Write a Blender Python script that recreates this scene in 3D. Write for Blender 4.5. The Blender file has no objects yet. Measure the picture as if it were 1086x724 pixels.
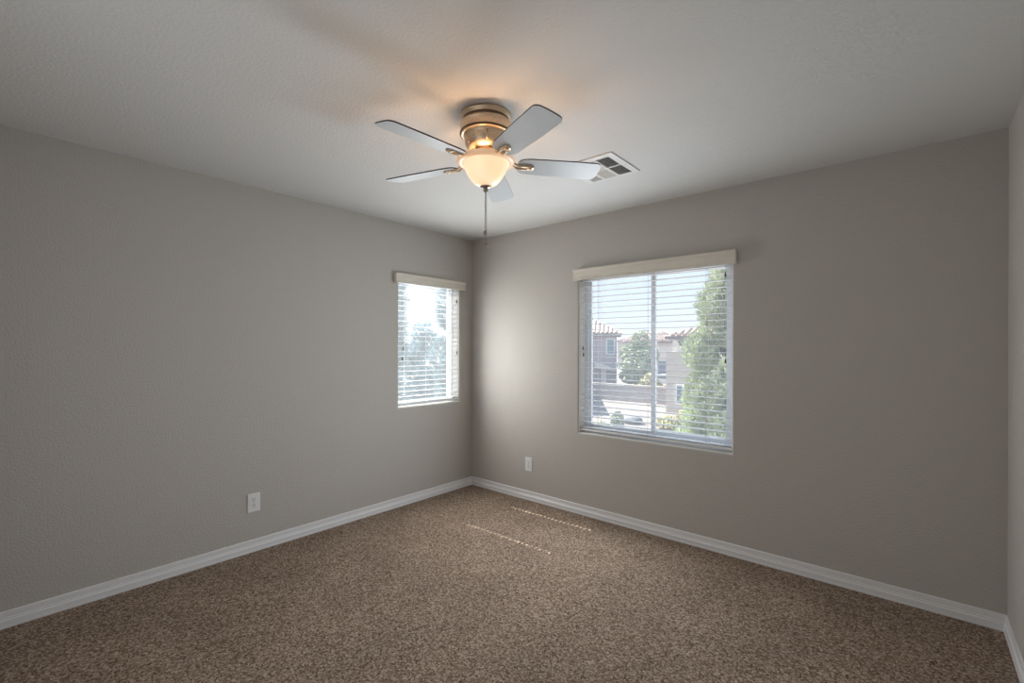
import bpy, bmesh, math, random
from mathutils import Vector, Matrix

# ------------------------------------------------------------------ camera, world, sun, lights
SC = bpy.context.scene
COL = SC.collection
CAM = Vector((3.347, -3.276, 1.369)); YAW = math.radians(40.74); FPX = 493.3; V0 = 368.54; ROLL = 0.00268
cam_d = bpy.data.cameras.new('camera'); cam = bpy.data.objects.new('camera', cam_d); COL.objects.link(cam)
cam_d.sensor_width = 36.0; cam_d.lens = FPX / 1086 * 36.0
cam_d.shift_y = (V0 - 362) / 1086
cam_d.clip_start = 0.02; cam_d.clip_end = 3000
cam.matrix_world = Matrix.Translation(CAM) @ Matrix.Rotation(YAW, 4, 'Z') @ Matrix.Rotation(math.pi/2, 4, 'X') @ Matrix.Rotation(ROLL, 4, 'Z')
SC.camera = cam
vs = SC.view_settings
vs.view_transform = 'Standard'; vs.look = 'None'; vs.gamma = 1.0; vs.use_curve_mapping = False; vs.exposure = 0.32
SC.cycles.max_bounces = 16; SC.cycles.diffuse_bounces = 8; SC.cycles.transparent_max_bounces = 32
SC.cycles.sample_clamp_indirect = 6.0; SC.cycles.use_adaptive_sampling = False
SC.cycles.caustics_reflective = False; SC.cycles.caustics_refractive = False

w = bpy.data.worlds.new('sky'); SC.world = w; w.use_nodes = True
nt = w.node_tree; nt.nodes.clear()
out = nt.nodes.new('ShaderNodeOutputWorld'); bg = nt.nodes.new('ShaderNodeBackground')
tc = nt.nodes.new('ShaderNodeTexCoord'); sp = nt.nodes.new('ShaderNodeSeparateXYZ'); rp = nt.nodes.new('ShaderNodeValToRGB')
nt.links.new(tc.outputs['Generated'], sp.inputs[0]); nt.links.new(sp.outputs['Z'], rp.inputs[0])
nt.links.new(rp.outputs[0], bg.inputs[0]); nt.links.new(bg.outputs[0], out.inputs[0])
e = rp.color_ramp.elements
e[0].position = 0.0; e[0].color = (0.86, 0.90, 0.95, 1)
e[1].position = 1.0; e[1].color = (0.42, 0.62, 0.98, 1)
k = e.new(0.10); k.color = (0.74, 0.84, 0.97, 1)
k = e.new(0.30); k.color = (0.60, 0.76, 0.98, 1)
bg.inputs[1].default_value = 1.0

SUN_E = math.radians(49.6)
sun_d = bpy.data.lights.new('sun', 'SUN'); sun = bpy.data.objects.new('sun', sun_d); COL.objects.link(sun)
sun_d.energy = 12.0; sun_d.angle = math.radians(0.25); sun_d.color = (1.0, 0.95, 0.86)
sun.rotation_euler = Vector((math.cos(SUN_E), 0.006, -math.sin(SUN_E))).to_track_quat('-Z', 'Y').to_euler()
sun.location = (-20, 0, 20)

def area(name, loc, direction, sx, sy, power, color):
    d = bpy.data.lights.new(name, 'AREA'); d.shape = 'RECTANGLE'; d.size = sx; d.size_y = sy; d.energy = power; d.color = color
    o = bpy.data.objects.new(name, d); COL.objects.link(o); o.location = loc
    o.rotation_euler = Vector(direction).to_track_quat('-Z', 'Y').to_euler()
    return o
# daylight entering at the two windows
area('daylight_back_window', (1.60, -0.06, 1.15), (0, -1, 0), 0.60, 0.95, 19, (0.87, 0.94, 1.0))
area('daylight_left_window', (0.07, -0.60, 1.25), (1, -0.05, 0), 0.40, 0.85, 10.5, (0.98, 0.98, 0.96))
area('skylight_back_window', (1.85, 0.60, 1.25), (0, -1, 0.1), 1.6, 1.5, 7, (0.92, 0.96, 1.0))
area('skylight_left_window', (-0.60, -0.53, 1.35), (1, 0, 0.1), 1.1, 1.4, 9, (0.97, 0.98, 1.0))
# added fill light in an unseen doorway behind the camera
area('rear_fill_light', (1.93, -3.70, 1.05), (0.1, 1, 0.1), 0.82, 1.95, 7.5, (0.97, 0.98, 1.0))
# ------------------------------------------------------------------ helpers
W, DEPTH, H = 3.6976, 3.62, 2.44
R = math.radians

def ray(u, v):
    a, b = u - 543, v - 362
    c, s = math.cos(ROLL), math.sin(ROLL)
    u, v = 543 + a*c + b*s, 362 - a*s + b*c
    r = Vector((math.cos(YAW), math.sin(YAW), 0)); f = Vector((-math.sin(YAW), math.cos(YAW), 0))
    return f + r*((u-543)/FPX) + Vector((0, 0, (V0-v)/FPX))
def on_y(u, v, y):
    d = ray(u, v); return CAM + d*((y-CAM.y)/d.y)
def on_x(u, v, x):
    d = ray(u, v); return CAM + d*((x-CAM.x)/d.x)
def on_z(u, v, z):
    d = ray(u, v); return CAM + d*((z-CAM.z)/d.z)

class MB:
    def __init__(self): self.bm = bmesh.new(); self.mi = 0
    def _tag(self, faces, smooth=False):
        for f in faces:
            f.material_index = self.mi; f.smooth = smooth
    def quad(self, pts, smooth=False):
        f = self.bm.faces.new([self.bm.verts.new(p) for p in pts]); self._tag([f], smooth); return f
    def box(self, lo, hi, M=None, bevel=0.0):
        lo, hi = Vector(lo), Vector(hi)
        g = bmesh.ops.create_cube(self.bm, size=1.0)
        vs_ = g['verts']; c = (lo+hi)/2; s = hi-lo
        for v_ in vs_: v_.co = Vector((v_.co.x*s.x, v_.co.y*s.y, v_.co.z*s.z)) + c
        faces = list({f for v_ in vs_ for f in v_.link_faces})
        if bevel > 0:
            ed = list({x for v_ in vs_ for x in v_.link_edges})
            r = bmesh.ops.bevel(self.bm, geom=ed, offset=bevel, segments=2, affect='EDGES', profile=0.5)
            faces = list({f for f in r['faces']} | {f for f in faces if f.is_valid})
            vs_ = list({v_ for f in faces for v_ in f.verts})
        if M is not None:
            for v_ in vs_: v_.co = M @ v_.co
        self._tag(faces)
        return self
    def lathe(self, prof, n=48, M=None, smooth=True, cap=True, flute=None):
        M = M or Matrix()
        rings = []
        for r, z in prof:
            if r < 1e-6: rings.append([self.bm.verts.new(M @ Vector((0, 0, z)))])
            else:
                rings.append([self.bm.verts.new(M @ Vector((r*math.cos(2*math.pi*i/n), r*math.sin(2*math.pi*i/n), z))) for i in range(n)])
        fs = []
        for a, b in zip(rings, rings[1:]):
            if len(a) == 1 and len(b) == 1: continue
            for i in range(n):
                j = (i+1) % n
                if len(a) == 1: fs.append(self.bm.faces.new((a[0], b[j], b[i])))
                elif len(b) == 1: fs.append(self.bm.faces.new((a[i], a[j], b[0])))
                else: fs.append(self.bm.faces.new((a[i], a[j], b[j], b[i])))
        if cap:
            for rg in (rings[0], rings[-1]):
                if len(rg) > 2: fs.append(self.bm.faces.new(rg))
        self._tag(fs, smooth)
        return self
    def tube(self, pts, r, n=8, smooth=True):
        pts = [Vector(p) for p in pts]; rings = []
        rr = r if isinstance(r, (list, tuple)) else [r]*len(pts)
        for i, p in enumerate(pts):
            t = (pts[min(i+1, len(pts)-1)] - pts[max(i-1, 0)]).normalized()
            a = t.cross(Vector((0, 0, 1)) if abs(t.z) < 0.9 else Vector((1, 0, 0))).normalized(); b = t.cross(a)
            rings.append([self.bm.verts.new(p + (a*math.cos(2*math.pi*k/n) + b*math.sin(2*math.pi*k/n))*rr[i]) for k in range(n)])
        fs = []
        for a, b in zip(rings, rings[1:]):
            for k in range(n): fs.append(self.bm.faces.new((a[k], a[(k+1) % n], b[(k+1) % n], b[k])))
        fs.append(self.bm.faces.new(rings[0])); fs.append(self.bm.faces.new(rings[-1]))
        self._tag(fs, smooth); return self
    def prism(self, poly, vec, M=None):
        M = M or Matrix(); vec = Vector(vec)
        a = [self.bm.verts.new(M @ Vector(p)) for p in poly]; b = [self.bm.verts.new(M @ (Vector(p)+vec)) for p in poly]
        fs = [self.bm.faces.new(a), self.bm.faces.new(b)]
        for i in range(len(a)):
            j = (i+1) % len(a); fs.append(self.bm.faces.new((a[i], a[j], b[j], b[i])))
        self._tag(fs); return self
    def ball(self, c, r, sub=2, jit=0.0, rnd=None, sc=(1, 1, 1)):
        g = bmesh.ops.create_icosphere(self.bm, subdivisions=sub, radius=1.0)
        for v_ in g['verts']:
            q = v_.co * (1 + (rnd.uniform(-jit, jit) if rnd else 0))
            v_.co = Vector((q.x*r*sc[0], q.y*r*sc[1], q.z*r*sc[2])) + Vector(c)
        self._tag({f for v_ in g['verts'] for f in v_.link_faces}, True); return self
    def build(self, name, mats, parent=None, normals=True):
        if normals: bmesh.ops.recalc_face_normals(self.bm, faces=self.bm.faces[:])
        me = bpy.data.meshes.new(name); self.bm.to_mesh(me); self.bm.free()
        for m in (mats if isinstance(mats, (list, tuple)) else [mats]): me.materials.append(m)
        o = bpy.data.objects.new(name, me); COL.objects.link(o)
        if parent is not None: o.parent = parent
        return o

def tag(o, label, cat, group=None):
    o['label'] = label; o['category'] = cat
    if group: o['group'] = group
    return o
def thing(name, label, cat, loc=(0, 0, 0), rz=0.0, group=None):
    o = bpy.data.objects.new(name, None); COL.objects.link(o); o.location = loc; o.rotation_euler = (0, 0, rz)
    o.empty_display_size = 0.1
    return tag(o, label, cat, group)
def struct(o): o['kind'] = 'structure'; return o

# ------------------------------------------------------------------ materials
def mat(name, color, rough=0.6, metal=0.0, spec=0.5, noise=None, bump=None, emis=None):
    """noise=(scale, amount) small tone mottling; bump=(scale, strength, distance)"""
    m = bpy.data.materials.new(name); m.use_nodes = True
    t = m.node_tree; b = t.nodes['Principled BSDF']
    b.inputs['Base Color'].default_value = (*color, 1); b.inputs['Roughness'].default_value = rough
    b.inputs['Metallic'].default_value = metal; b.inputs['Specular IOR Level'].default_value = spec
    tc_ = t.nodes.new('ShaderNodeTexCoord')
    if noise:
        n = t.nodes.new('ShaderNodeTexNoise'); n.inputs['Scale'].default_value = noise[0]; n.inputs['Detail'].default_value = 5
        t.links.new(tc_.outputs['Object'], n.inputs['Vector'])
        r = t.nodes.new('ShaderNodeValToRGB')
        a = noise[1]
        r.color_ramp.elements[0].position = 0.3; r.color_ramp.elements[1].position = 0.7
        r.color_ramp.elements[0].color = (*[c*(1-a) for c in color], 1)
        r.color_ramp.elements[1].color = (*[min(1, c*(1+a)) for c in color], 1)
        t.links.new(n.outputs['Fac'], r.inputs[0]); t.links.new(r.outputs[0], b.inputs['Base Color'])
    if bump:
        n = t.nodes.new('ShaderNodeTexNoise'); n.inputs['Scale'].default_value = bump[0]; n.inputs['Detail'].default_value = 3
        t.links.new(tc_.outputs['Object'], n.inputs['Vector'])
        bp = t.nodes.new('ShaderNodeBump'); bp.inputs['Strength'].default_value = bump[1]; bp.inputs['Distance'].default_value = bump[2]
        t.links.new(n.outputs['Fac'], bp.inputs['Height']); t.links.new(bp.outputs[0], b.inputs['Normal'])
    if emis:
        b.inputs['Emission Color'].default_value = (*emis[0], 1); b.inputs['Emission Strength'].default_value = emis[1]
    return m

M_WALL = mat('greige wall paint', (0.50, 0.475, 0.44), 0.75, spec=0.3, bump=(95, 0.6, 0.006))
M_REVEAL = mat('pale reveal', (0.80, 0.78, 0.74), 0.6, spec=0.3)  # reveal and inner bullnose, paler than the wall face
M_CEIL = mat('white ceiling paint', (0.655, 0.655, 0.645), 0.85, spec=0.2, bump=(75, 0.5, 0.006))
M_TRIM = mat('white semi-gloss trim', (0.78, 0.78, 0.79), 0.35)
M_VINYL = mat('white vinyl frame', (0.80, 0.83, 0.86), 0.4)
M_SLAT = mat('white faux wood slat', (0.80, 0.81, 0.82), 0.45, noise=(60, 0.02))
M_VAL = mat('cream valance', (0.70, 0.655, 0.575), 0.5, noise=(14, 0.03))
M_CORD = mat('white cord', (0.75, 0.75, 0.74), 0.8)
M_TASSEL = mat('brown wood tassel', (0.10, 0.065, 0.04), 0.5, noise=(200, 0.2))
M_PLATE = mat('white outlet plastic', (0.80, 0.80, 0.80), 0.35)
M_SLOT = mat('dark slot', (0.03, 0.03, 0.03), 0.6)
M_STEEL = mat('screw steel', (0.5, 0.5, 0.5), 0.35, metal=1.0)
M_BRASS = mat('brushed antique brass', (0.82, 0.64, 0.46), 0.42, metal=1.0, noise=(120, 0.10))
M_BRONZE = mat('dark bronze band', (0.16, 0.11, 0.08), 0.4, metal=0.9, noise=(90, 0.1))
M_NICKEL = mat('aged nickel', (0.36, 0.31, 0.27), 0.35, metal=1.0)
M_BLADE = mat('pale washed blade', (0.62, 0.65, 0.67), 0.4, noise=(7, 0.03))
M_BLEDGE = mat('walnut blade edge', (0.10, 0.08, 0.065), 0.5, noise=(30, 0.2))
M_VENT = mat('vent white enamel', (0.70, 0.70, 0.69), 0.4)
M_DUCT = mat('dark duct', (0.10, 0.10, 0.095), 0.8)

def carpet_mat():
    m = bpy.data.materials.new('brown frieze carpet'); m.use_nodes = True
    t = m.node_tree; b = t.nodes['Principled BSDF']; b.inputs['Roughness'].default_value = 0.95; b.inputs['Specular IOR Level'].default_value = 0.1
    tc_ = t.nodes.new('ShaderNodeTexCoord')
    vo = t.nodes.new('ShaderNodeTexVoronoi'); vo.inputs['Scale'].default_value = 135
    n2 = t.nodes.new('ShaderNodeTexNoise'); n2.inputs['Scale'].default_value = 150; n2.inputs['Detail'].default_value = 3
    n3 = t.nodes.new('ShaderNodeTexNoise'); n3.inputs['Scale'].default_value = 3.0; n3.inputs['Detail'].default_value = 3
    for n in (vo, n2, n3): t.links.new(tc_.outputs['Object'], n.inputs['Vector'])
    sep = t.nodes.new('ShaderNodeSeparateColor'); t.links.new(vo.outputs['Color'], sep.inputs[0])
    mx = t.nodes.new('ShaderNodeMath'); mx.operation = 'MULTIPLY_ADD'; mx.inputs[1].default_value = 0.55
    sc_ = t.nodes.new('ShaderNodeMath'); sc_.operation = 'MULTIPLY'; sc_.inputs[1].default_value = 0.45
    t.links.new(n2.outputs['Fac'], sc_.inputs[0]); t.links.new(sep.outputs[0], mx.inputs[0]); t.links.new(sc_.outputs[0], mx.inputs[2])
    r = t.nodes.new('ShaderNodeValToRGB'); t.links.new(mx.outputs[0], r.inputs[0])
    el = r.color_ramp.elements
    el[0].position = 0.16; el[0].color = (0.060, 0.036, 0.024, 1)
    el[1].position = 0.84; el[1].color = (0.56, 0.45, 0.365, 1)
    q = el.new(0.36); q.color = (0.21, 0.145, 0.10, 1)
    q = el.new(0.62); q.color = (0.33, 0.255, 0.20, 1)
    hs = t.nodes.new('ShaderNodeHueSaturation'); mr = t.nodes.new('ShaderNodeMapRange')
    mr.inputs['From Min'].default_value = 0.3; mr.inputs['From Max'].default_value = 0.7; mr.inputs['To Min'].default_value = 0.9; mr.inputs['To Max'].default_value = 1.1
    t.links.new(n3.outputs['Fac'], mr.inputs['Value']); t.links.new(mr.outputs[0], hs.inputs['Value']); t.links.new(r.outputs[0], hs.inputs['Color'])
    t.links.new(hs.outputs[0], b.inputs['Base Color'])
    bp = t.nodes.new('ShaderNodeBump'); bp.inputs['Strength'].default_value = 0.9; bp.inputs['Distance'].default_value = 0.008
    t.links.new(mx.outputs[0], bp.inputs['Height']); t.links.new(bp.outputs[0], b.inputs['Normal'])
    return m
M_CARPET = carpet_mat()

def glass_mat():
    m = bpy.data.materials.new('window glass'); m.use_nodes = True; t = m.node_tree; t.nodes.clear()
    o = t.nodes.new('ShaderNodeOutputMaterial'); tr = t.nodes.new('ShaderNodeBsdfTransparent'); g = t.nodes.new('ShaderNodeBsdfGlossy')
    mx = t.nodes.new('ShaderNodeMixShader'); mx.inputs[0].default_value = 0.03
    tr.inputs[0].default_value = (0.98, 0.99, 0.99, 1); g.inputs['Roughness'].default_value = 0.02
    t.links.new(tr.outputs[0], mx.inputs[1]); t.links.new(g.outputs[0], mx.inputs[2]); t.links.new(mx.outputs[0], o.inputs[0])
    return m
def screen_mat(name, fac):
    m = bpy.data.materials.new(name); m.use_nodes = True; t = m.node_tree; t.nodes.clear()
    o = t.nodes.new('ShaderNodeOutputMaterial'); tr = t.nodes.new('ShaderNodeBsdfTransparent'); g = t.nodes.new('ShaderNodeBsdfTranslucent')
    mx = t.nodes.new('ShaderNodeMixShader'); mx.inputs[0].default_value = fac
    g.inputs[0].default_value = (0.62, 0.68, 0.74, 1)
    t.links.new(tr.outputs[0], mx.inputs[1]); t.links.new(g.outputs[0], mx.inputs[2]); t.links.new(mx.outputs[0], o.inputs[0])
    return m
M_GLASS = glass_mat(); M_SCREEN = screen_mat('insect screen mesh', 0.22); M_SCREEN1 = screen_mat('narrow window screen mesh', 0.11); M_SCREEN2 = screen_mat('haze screen mesh', 0.14)  # screens differ only in their translucent share

def bowl_mat():
    m = bpy.data.materials.new('lit alabaster glass'); m.use_nodes = True; t = m.node_tree; b = t.nodes['Principled BSDF']
    tc_ = t.nodes.new('ShaderNodeTexCoord'); n = t.nodes.new('ShaderNodeTexNoise'); n.inputs['Scale'].default_value = 9; n.inputs['Detail'].default_value = 4; n.inputs['Distortion'].default_value = 1.2
    t.links.new(tc_.outputs['Object'], n.inputs['Vector'])
    r = t.nodes.new('ShaderNodeValToRGB'); r.color_ramp.elements[0].color = (1.0, 0.70, 0.44, 1); r.color_ramp.elements[1].color = (1.0, 0.84, 0.62, 1)
    r.color_ramp.elements[0].position = 0.3; r.color_ramp.elements[1].position = 0.7
    t.links.new(n.outputs['Fac'], r.inputs[0]); t.links.new(r.outputs[0], b.inputs['Emission Color'])
    b.inputs['Base Color'].default_value = (0.85, 0.78, 0.68, 1); b.inputs['Roughness'].default_value = 0.3
    b.inputs['Emission Strength'].default_value = 0.44
    b.inputs['Transmission Weight'].default_value = 0.0
    tl = t.nodes.new('ShaderNodeBsdfTranslucent'); tl.inputs[0].default_value = (0.95, 0.85, 0.7, 1)
    mx = t.nodes.new('ShaderNodeMixShader'); mx.inputs[0].default_value = 0.10
    o = t.nodes['Material Output']
    t.links.new(b.outputs[0], mx.inputs[1]); t.links.new(tl.outputs[0], mx.inputs[2]); t.links.new(mx.outputs[0], o.inputs[0])
    return m
M_BOWL = bowl_mat(); M_RIM = mat('frosted glass rim', (0.62, 0.50, 0.40), 0.35, emis=((1.0, 0.58, 0.30), 0.36))
M_BULB = mat('lit bulb', (1, 0.9, 0.75), 0.5, emis=((1.0, 0.70, 0.45), 6))

for m_ in (M_BOWL, M_BULB, M_RIM): m_.cycles.emission_sampling = 'NONE'
# ------------------------------------------------------------------ room shell
WT = 0.16; RB = 0.016                      # wall thickness, bullnose radius
WIN2 = (1.257, 2.441, 0.672, 1.985)        # reveal a0,a1,z0,z1 (a = x along the back wall)
WIN1 = (-0.881, -0.179, 0.845, 1.985)      # (a = y along the left wall)

def wall_with_window(name, P, a0, a1, hole):
    """P(a, z, d) -> point, d = depth into the wall from the room face"""
    m = MB(); h0, h1, z0, z1 = hole
    o0, o1, oz0, oz1 = h0-RB, h1+RB, z0-RB, z1+RB
    def rect(x0, x1, y0, y1, d):
        if x1-x0 > 1e-6 and y1-y0 > 1e-6: m.quad([P(x0, y0, d), P(x1, y0, d), P(x1, y1, d), P(x0, y1, d)])
    for (d, b0, b1, c0, c1) in ((0, o0, o1, oz0, oz1), (WT, h0, h1, z0, z1)):
        rect(a0, b0, 0, H, d); rect(b1, a1, 0, H, d); rect(b0, b1, 0, c0, d); rect(b0, b1, c1, H, d)
    n = 6; rings = []
    for i in range(n+1):
        t = math.pi/2*i/n; ex = RB - RB*math.sin(t); d = RB - RB*math.cos(t)
        rings.append([P(h0-ex, z0-ex, d), P(h1+ex, z0-ex, d), P(h1+ex, z1+ex, d), P(h0-ex, z1+ex, d)])
    rings.append([P(h0, z0, WT), P(h1, z0, WT), P(h1, z1, WT), P(h0, z1, WT)])
    for i in range(n+1):
        m.mi = 1 if i >= 3 else 0
        for j in range(4):
            k_ = (j+1) % 4; m.quad([rings[i][j], rings[i][k_], rings[i+1][k_], rings[i+1][j]])
    m.mi = 0
    for (x0, x1, y0, y1) in ((a0, a0, 0, H), (a1, a1, 0, H)):
        m.quad([P(x0, 0, 0), P(x0, H, 0), P(x0, H, WT), P(x0, 0, WT)])
    m.quad([P(a0, 0, 0), P(a1, 0, 0), P(a1, 0, WT), P(a0, 0, WT)]); m.quad([P(a0, H, 0), P(a1, H, 0), P(a1, H, WT), P(a0, H, WT)])
    bmesh.ops.remove_doubles(m.bm, verts=m.bm.verts[:], dist=1e-5)
    return struct(m.build(name, [M_WALL, M_REVEAL]))
PB = lambda a, z, d: Vector((a, d, z))          # back wall, y = 0
PL = lambda a, z, d: Vector((-d, a, z))         # left wall, x = 0
wall_with_window('wall_back', PB, -WT, W+WT, WIN2)
wall_with_window('wall_left', PL, -DEPTH, 0, WIN1)
struct(MB().box((W, -DEPTH, 0), (W+WT, 0, H)).build('wall_right', M_WALL))
m = MB(); m.box((-WT, -DEPTH-WT, 0), (1.50, -DEPTH, H)); m.box((2.36, -DEPTH-WT, 0), (W+WT, -DEPTH, H)); m.box((1.50, -DEPTH-WT, 2.05), (2.36, -DEPTH, H))
struct(m.build('wall_front', M_WALL))
m = MB(); hy = -DEPTH-WT                                   # unseen hallway box, added with the doorway around the rear fill
m.box((0.9, hy-1.2, -0.2), (3.1, hy, 0)); m.box((0.9, hy-1.2, H), (3.1, hy, H+0.1)); m.box((0.8, hy-1.2, -0.2), (0.9, hy, H+0.1)); m.box((3.1, hy-1.2, -0.2), (3.2, hy, H+0.1)); m.box((0.8, hy-1.3, -0.2), (3.2, hy-1.2, H+0.1))
struct(m.build('wall_fill_hallway', M_WALL))
m = MB(); m.box((1.44, -DEPTH-0.001, 0), (1.50, -DEPTH+0.014, 2.11), bevel=0.003); m.box((2.36, -DEPTH-0.001, 0), (2.42, -DEPTH+0.014, 2.11), bevel=0.003); m.box((1.50, -DEPTH-0.001, 2.05), (2.36, -DEPTH+0.014, 2.11), bevel=0.003)
struct(m.build('trim_1', M_TRIM))
struct(MB().box((-WT, -DEPTH-WT, -0.2), (W+WT, WT, 0)).build('floor', M_CARPET))
struct(MB().box((-WT, -DEPTH-WT, H), (W+WT, WT, H+0.25)).build('ceiling', M_CEIL))

BBP = [(0, 0), (0, 0.080), (0.0045, 0.080), (0.0075, 0.0775), (0.0082, 0.054), (0.0062, 0.0525), (0.0062, 0.0505), (0.0098, 0.047),
       (0.0098, 0.0445), (0.0078, 0.043), (0.0078, 0.041), (0.0115, 0.037), (0.0130, 0.0345), (0.0130, 0.0125), (0.0112, 0.0115), (0.0142, 0.009), (0.0142, 0)]
def baseboard(name, A, B, nrm, ma=1, mb=1):
    """run from A to B, profile grows along nrm; mitred at inside corners"""
    A, B, nrm = Vector(A), Vector(B), Vector(nrm); t = (B-A).normalized(); m = MB()
    ra = [m.bm.verts.new(A + nrm*d + t*d*ma + Vector((0, 0, z))) for d, z in BBP]
    rb = [m.bm.verts.new(B + nrm*d - t*d*mb + Vector((0, 0, z))) for d, z in BBP]
    n = len(BBP)
    for i in range(n): m.bm.faces.new((ra[i], ra[(i+1) % n], rb[(i+1) % n], rb[i]))
    m.bm.faces.new(ra); m.bm.faces.new(rb)
    return struct(m.build(name, M_TRIM))
baseboard('baseboard_left', (0, -DEPTH, 0), (0, 0, 0), (1, 0, 0))
baseboard('baseboard_back', (0, 0, 0), (W, 0, 0), (0, -1, 0))
baseboard('baseboard_right', (W, 0, 0), (W, -DEPTH, 0), (-1, 0, 0))
baseboard('baseboard_front', (W, -DEPTH, 0), (2.42, -DEPTH, 0), (0, 1, 0), 1, 0)
baseboard('baseboard_front', (1.44, -DEPTH, 0), (0, -DEPTH, 0), (0, 1, 0), 0, 1)

# ------------------------------------------------------------------ windows
def pbox(m, P, a0, a1, z0, z1, d0, d1, bevel=0.0):
    p, q = P(a0, z0, d0), P(a1, z1, d1)
    lo = Vector((min(p.x, q.x), min(p.y, q.y), min(p.z, q.z))); hi = Vector((max(p.x, q.x), max(p.y, q.y), max(p.z, q.z)))
    m.box(lo, hi, bevel=bevel)
def ring(m, P, a0, a1, z0, z1, d0, d1, wa, wz, bevel=0.0):
    pbox(m, P, a0, a0+wa, z0, z1, d0, d1, bevel); pbox(m, P, a1-wa, a1, z0, z1, d0, d1, bevel)
    pbox(m, P, a0+wa, a1-wa, z0, z0+wz, d0, d1, bevel); pbox(m, P, a0+wa, a1-wa, z1-wz, z1, d0, d1, bevel)
def slider_window(name, P, hole, mid, front_first, smat):
    a0, a1, z0, z1 = hole
    m = MB(); ring(m, P, a0, a1, z0, z1, 0.088, 0.152, 0.034, 0.034, 0.003)
    root = struct(m.build(name, M_VINYL))
    fa = (a0+0.034, mid+0.022); ba = (mid-0.022, a1-0.034)
    if not front_first: fa, ba = (mid-0.022, a1-0.034), (a0+0.034, mid+0.022)
    for (b, d0) in ((fa, 0.098), (ba, 0.124)):
        m = MB(); ring(m, P, b[0], b[1], z0+0.034, z1-0.034, d0, d0+0.022, 0.026 if d0 < 0.11 else 0.034, 0.030, 0.002)
        s = m.build('sash', M_VINYL, root)
        m = MB(); pbox(m, P, b[0]+0.022, b[1]-0.022, z0+0.06, z1-0.06, d0+0.009, d0+0.013); g = m.build('glass', M_GLASS, s)
    m = MB(); m.quad([P(a0+0.035, z0+0.036, 0.150), P(mid+0.01, z0+0.036, 0.150), P(mid+0.01, z1-0.036, 0.150), P(a0+0.035, z1-0.036, 0.150)])
    m.build('insect_screen', smat, root)
    m = MB(); m.quad([P(mid+0.01, z0+0.036, 0.150), P(a1-0.035, z0+0.036, 0.150), P(a1-0.035, z1-0.036, 0.150), P(mid+0.01, z1-0.036, 0.150)]); m.build('insect_screen', M_SCREEN2, root)  # right half screened too, added to haze the view
    m = MB(); q = fa[1]-0.016 if front_first else fa[0]+0.016; pbox(m, P, q-0.008, q+0.008, (z0+z1)/2-0.05, (z0+z1)/2+0.05, 0.090, 0.099, 0.002)
    m.build('latch', M_VINYL, root)
    return root
slider_window('window_2', PB, WIN2, 1.851, True, M_SCREEN)
m = MB(); ring(m, PL, *WIN1, 0.088, 0.152, 0.030, 0.030, 0.003)
w1 = struct(m.build('window_1', M_VINYL))
m = MB(); pbox(m, PL, WIN1[0]+0.026, WIN1[1]-0.026, WIN1[2]+0.026, WIN1[3]-0.026, 0.118, 0.122); m.build('glass', M_GLASS, w1)
m = MB(); ring(m, PL, WIN1[0]+0.030, WIN1[1]-0.030, WIN1[2]+0.030, WIN1[3]-0.030, 0.106, 0.134, 0.012, 0.012, 0.002); m.build('sash', M_VINYL, w1)
m = MB(); m.quad([PL(WIN1[0]+0.030, WIN1[2]+0.030, 0.148), PL(WIN1[1]-0.030, WIN1[2]+0.030, 0.148), PL(WIN1[1]-0.030, WIN1[3]-0.030, 0.148), PL(WIN1[0]+0.030, WIN1[3]-0.030, 0.148)]); m.build('insect_screen', M_SCREEN1, w1)

# ------------------------------------------------------------------ blinds
def slat_mesh(name, length, holes):
    """slat along local X (0..length), width along local Y, crowned, with cord slots punched through"""
    bm = bmesh.new(); hw, th = 0.025, 0.0028
    xs = [0.0]
    for h in holes: xs += [h-0.013, h+0.013]
    xs.append(length)
    ys = [-hw, -0.018, -0.0072, 0.0072, 0.018, hw]
    crown = lambda y: 0.0016*(1-(y/hw)**2)
    top = [[bm.verts.new((x, y, crown(y)+th/2)) for y in ys] for x in xs]; bot = [[bm.verts.new((x, y, crown(y)-th/2)) for y in ys] for x in xs]
    nx, ny = len(xs)-1, len(ys)-1
    hole = lambda i, j: 0 <= i < nx and 0 <= j < ny and j == 2 and i % 2 == 1
    solid = lambda i, j: 0 <= i < nx and 0 <= j < ny and not hole(i, j)
    for i in range(nx):
        for j in range(ny):
            if not solid(i, j): continue
            bm.faces.new((top[i][j], top[i+1][j], top[i+1][j+1], top[i][j+1])); bm.faces.new((bot[i][j], bot[i][j+1], bot[i+1][j+1], bot[i+1][j]))
            for (di, dj, p, q) in ((-1, 0, (i, j), (i, j+1)), (1, 0, (i+1, j), (i+1, j+1)), (0, -1, (i, j), (i+1, j)), (0, 1, (i, j+1), (i+1, j+1))):
                if not solid(i+di, j+dj): bm.faces.new((top[p[0]][p[1]], top[q[0]][q[1]], bot[q[0]][q[1]], bot[p[0]][p[1]]))
    bmesh.ops.recalc_face_normals(bm, faces=bm.faces[:])
    me = bpy.data.meshes.new(name); bm.to_mesh(me); bm.free(); me.materials.append(M_SLAT)
    return me

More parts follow.
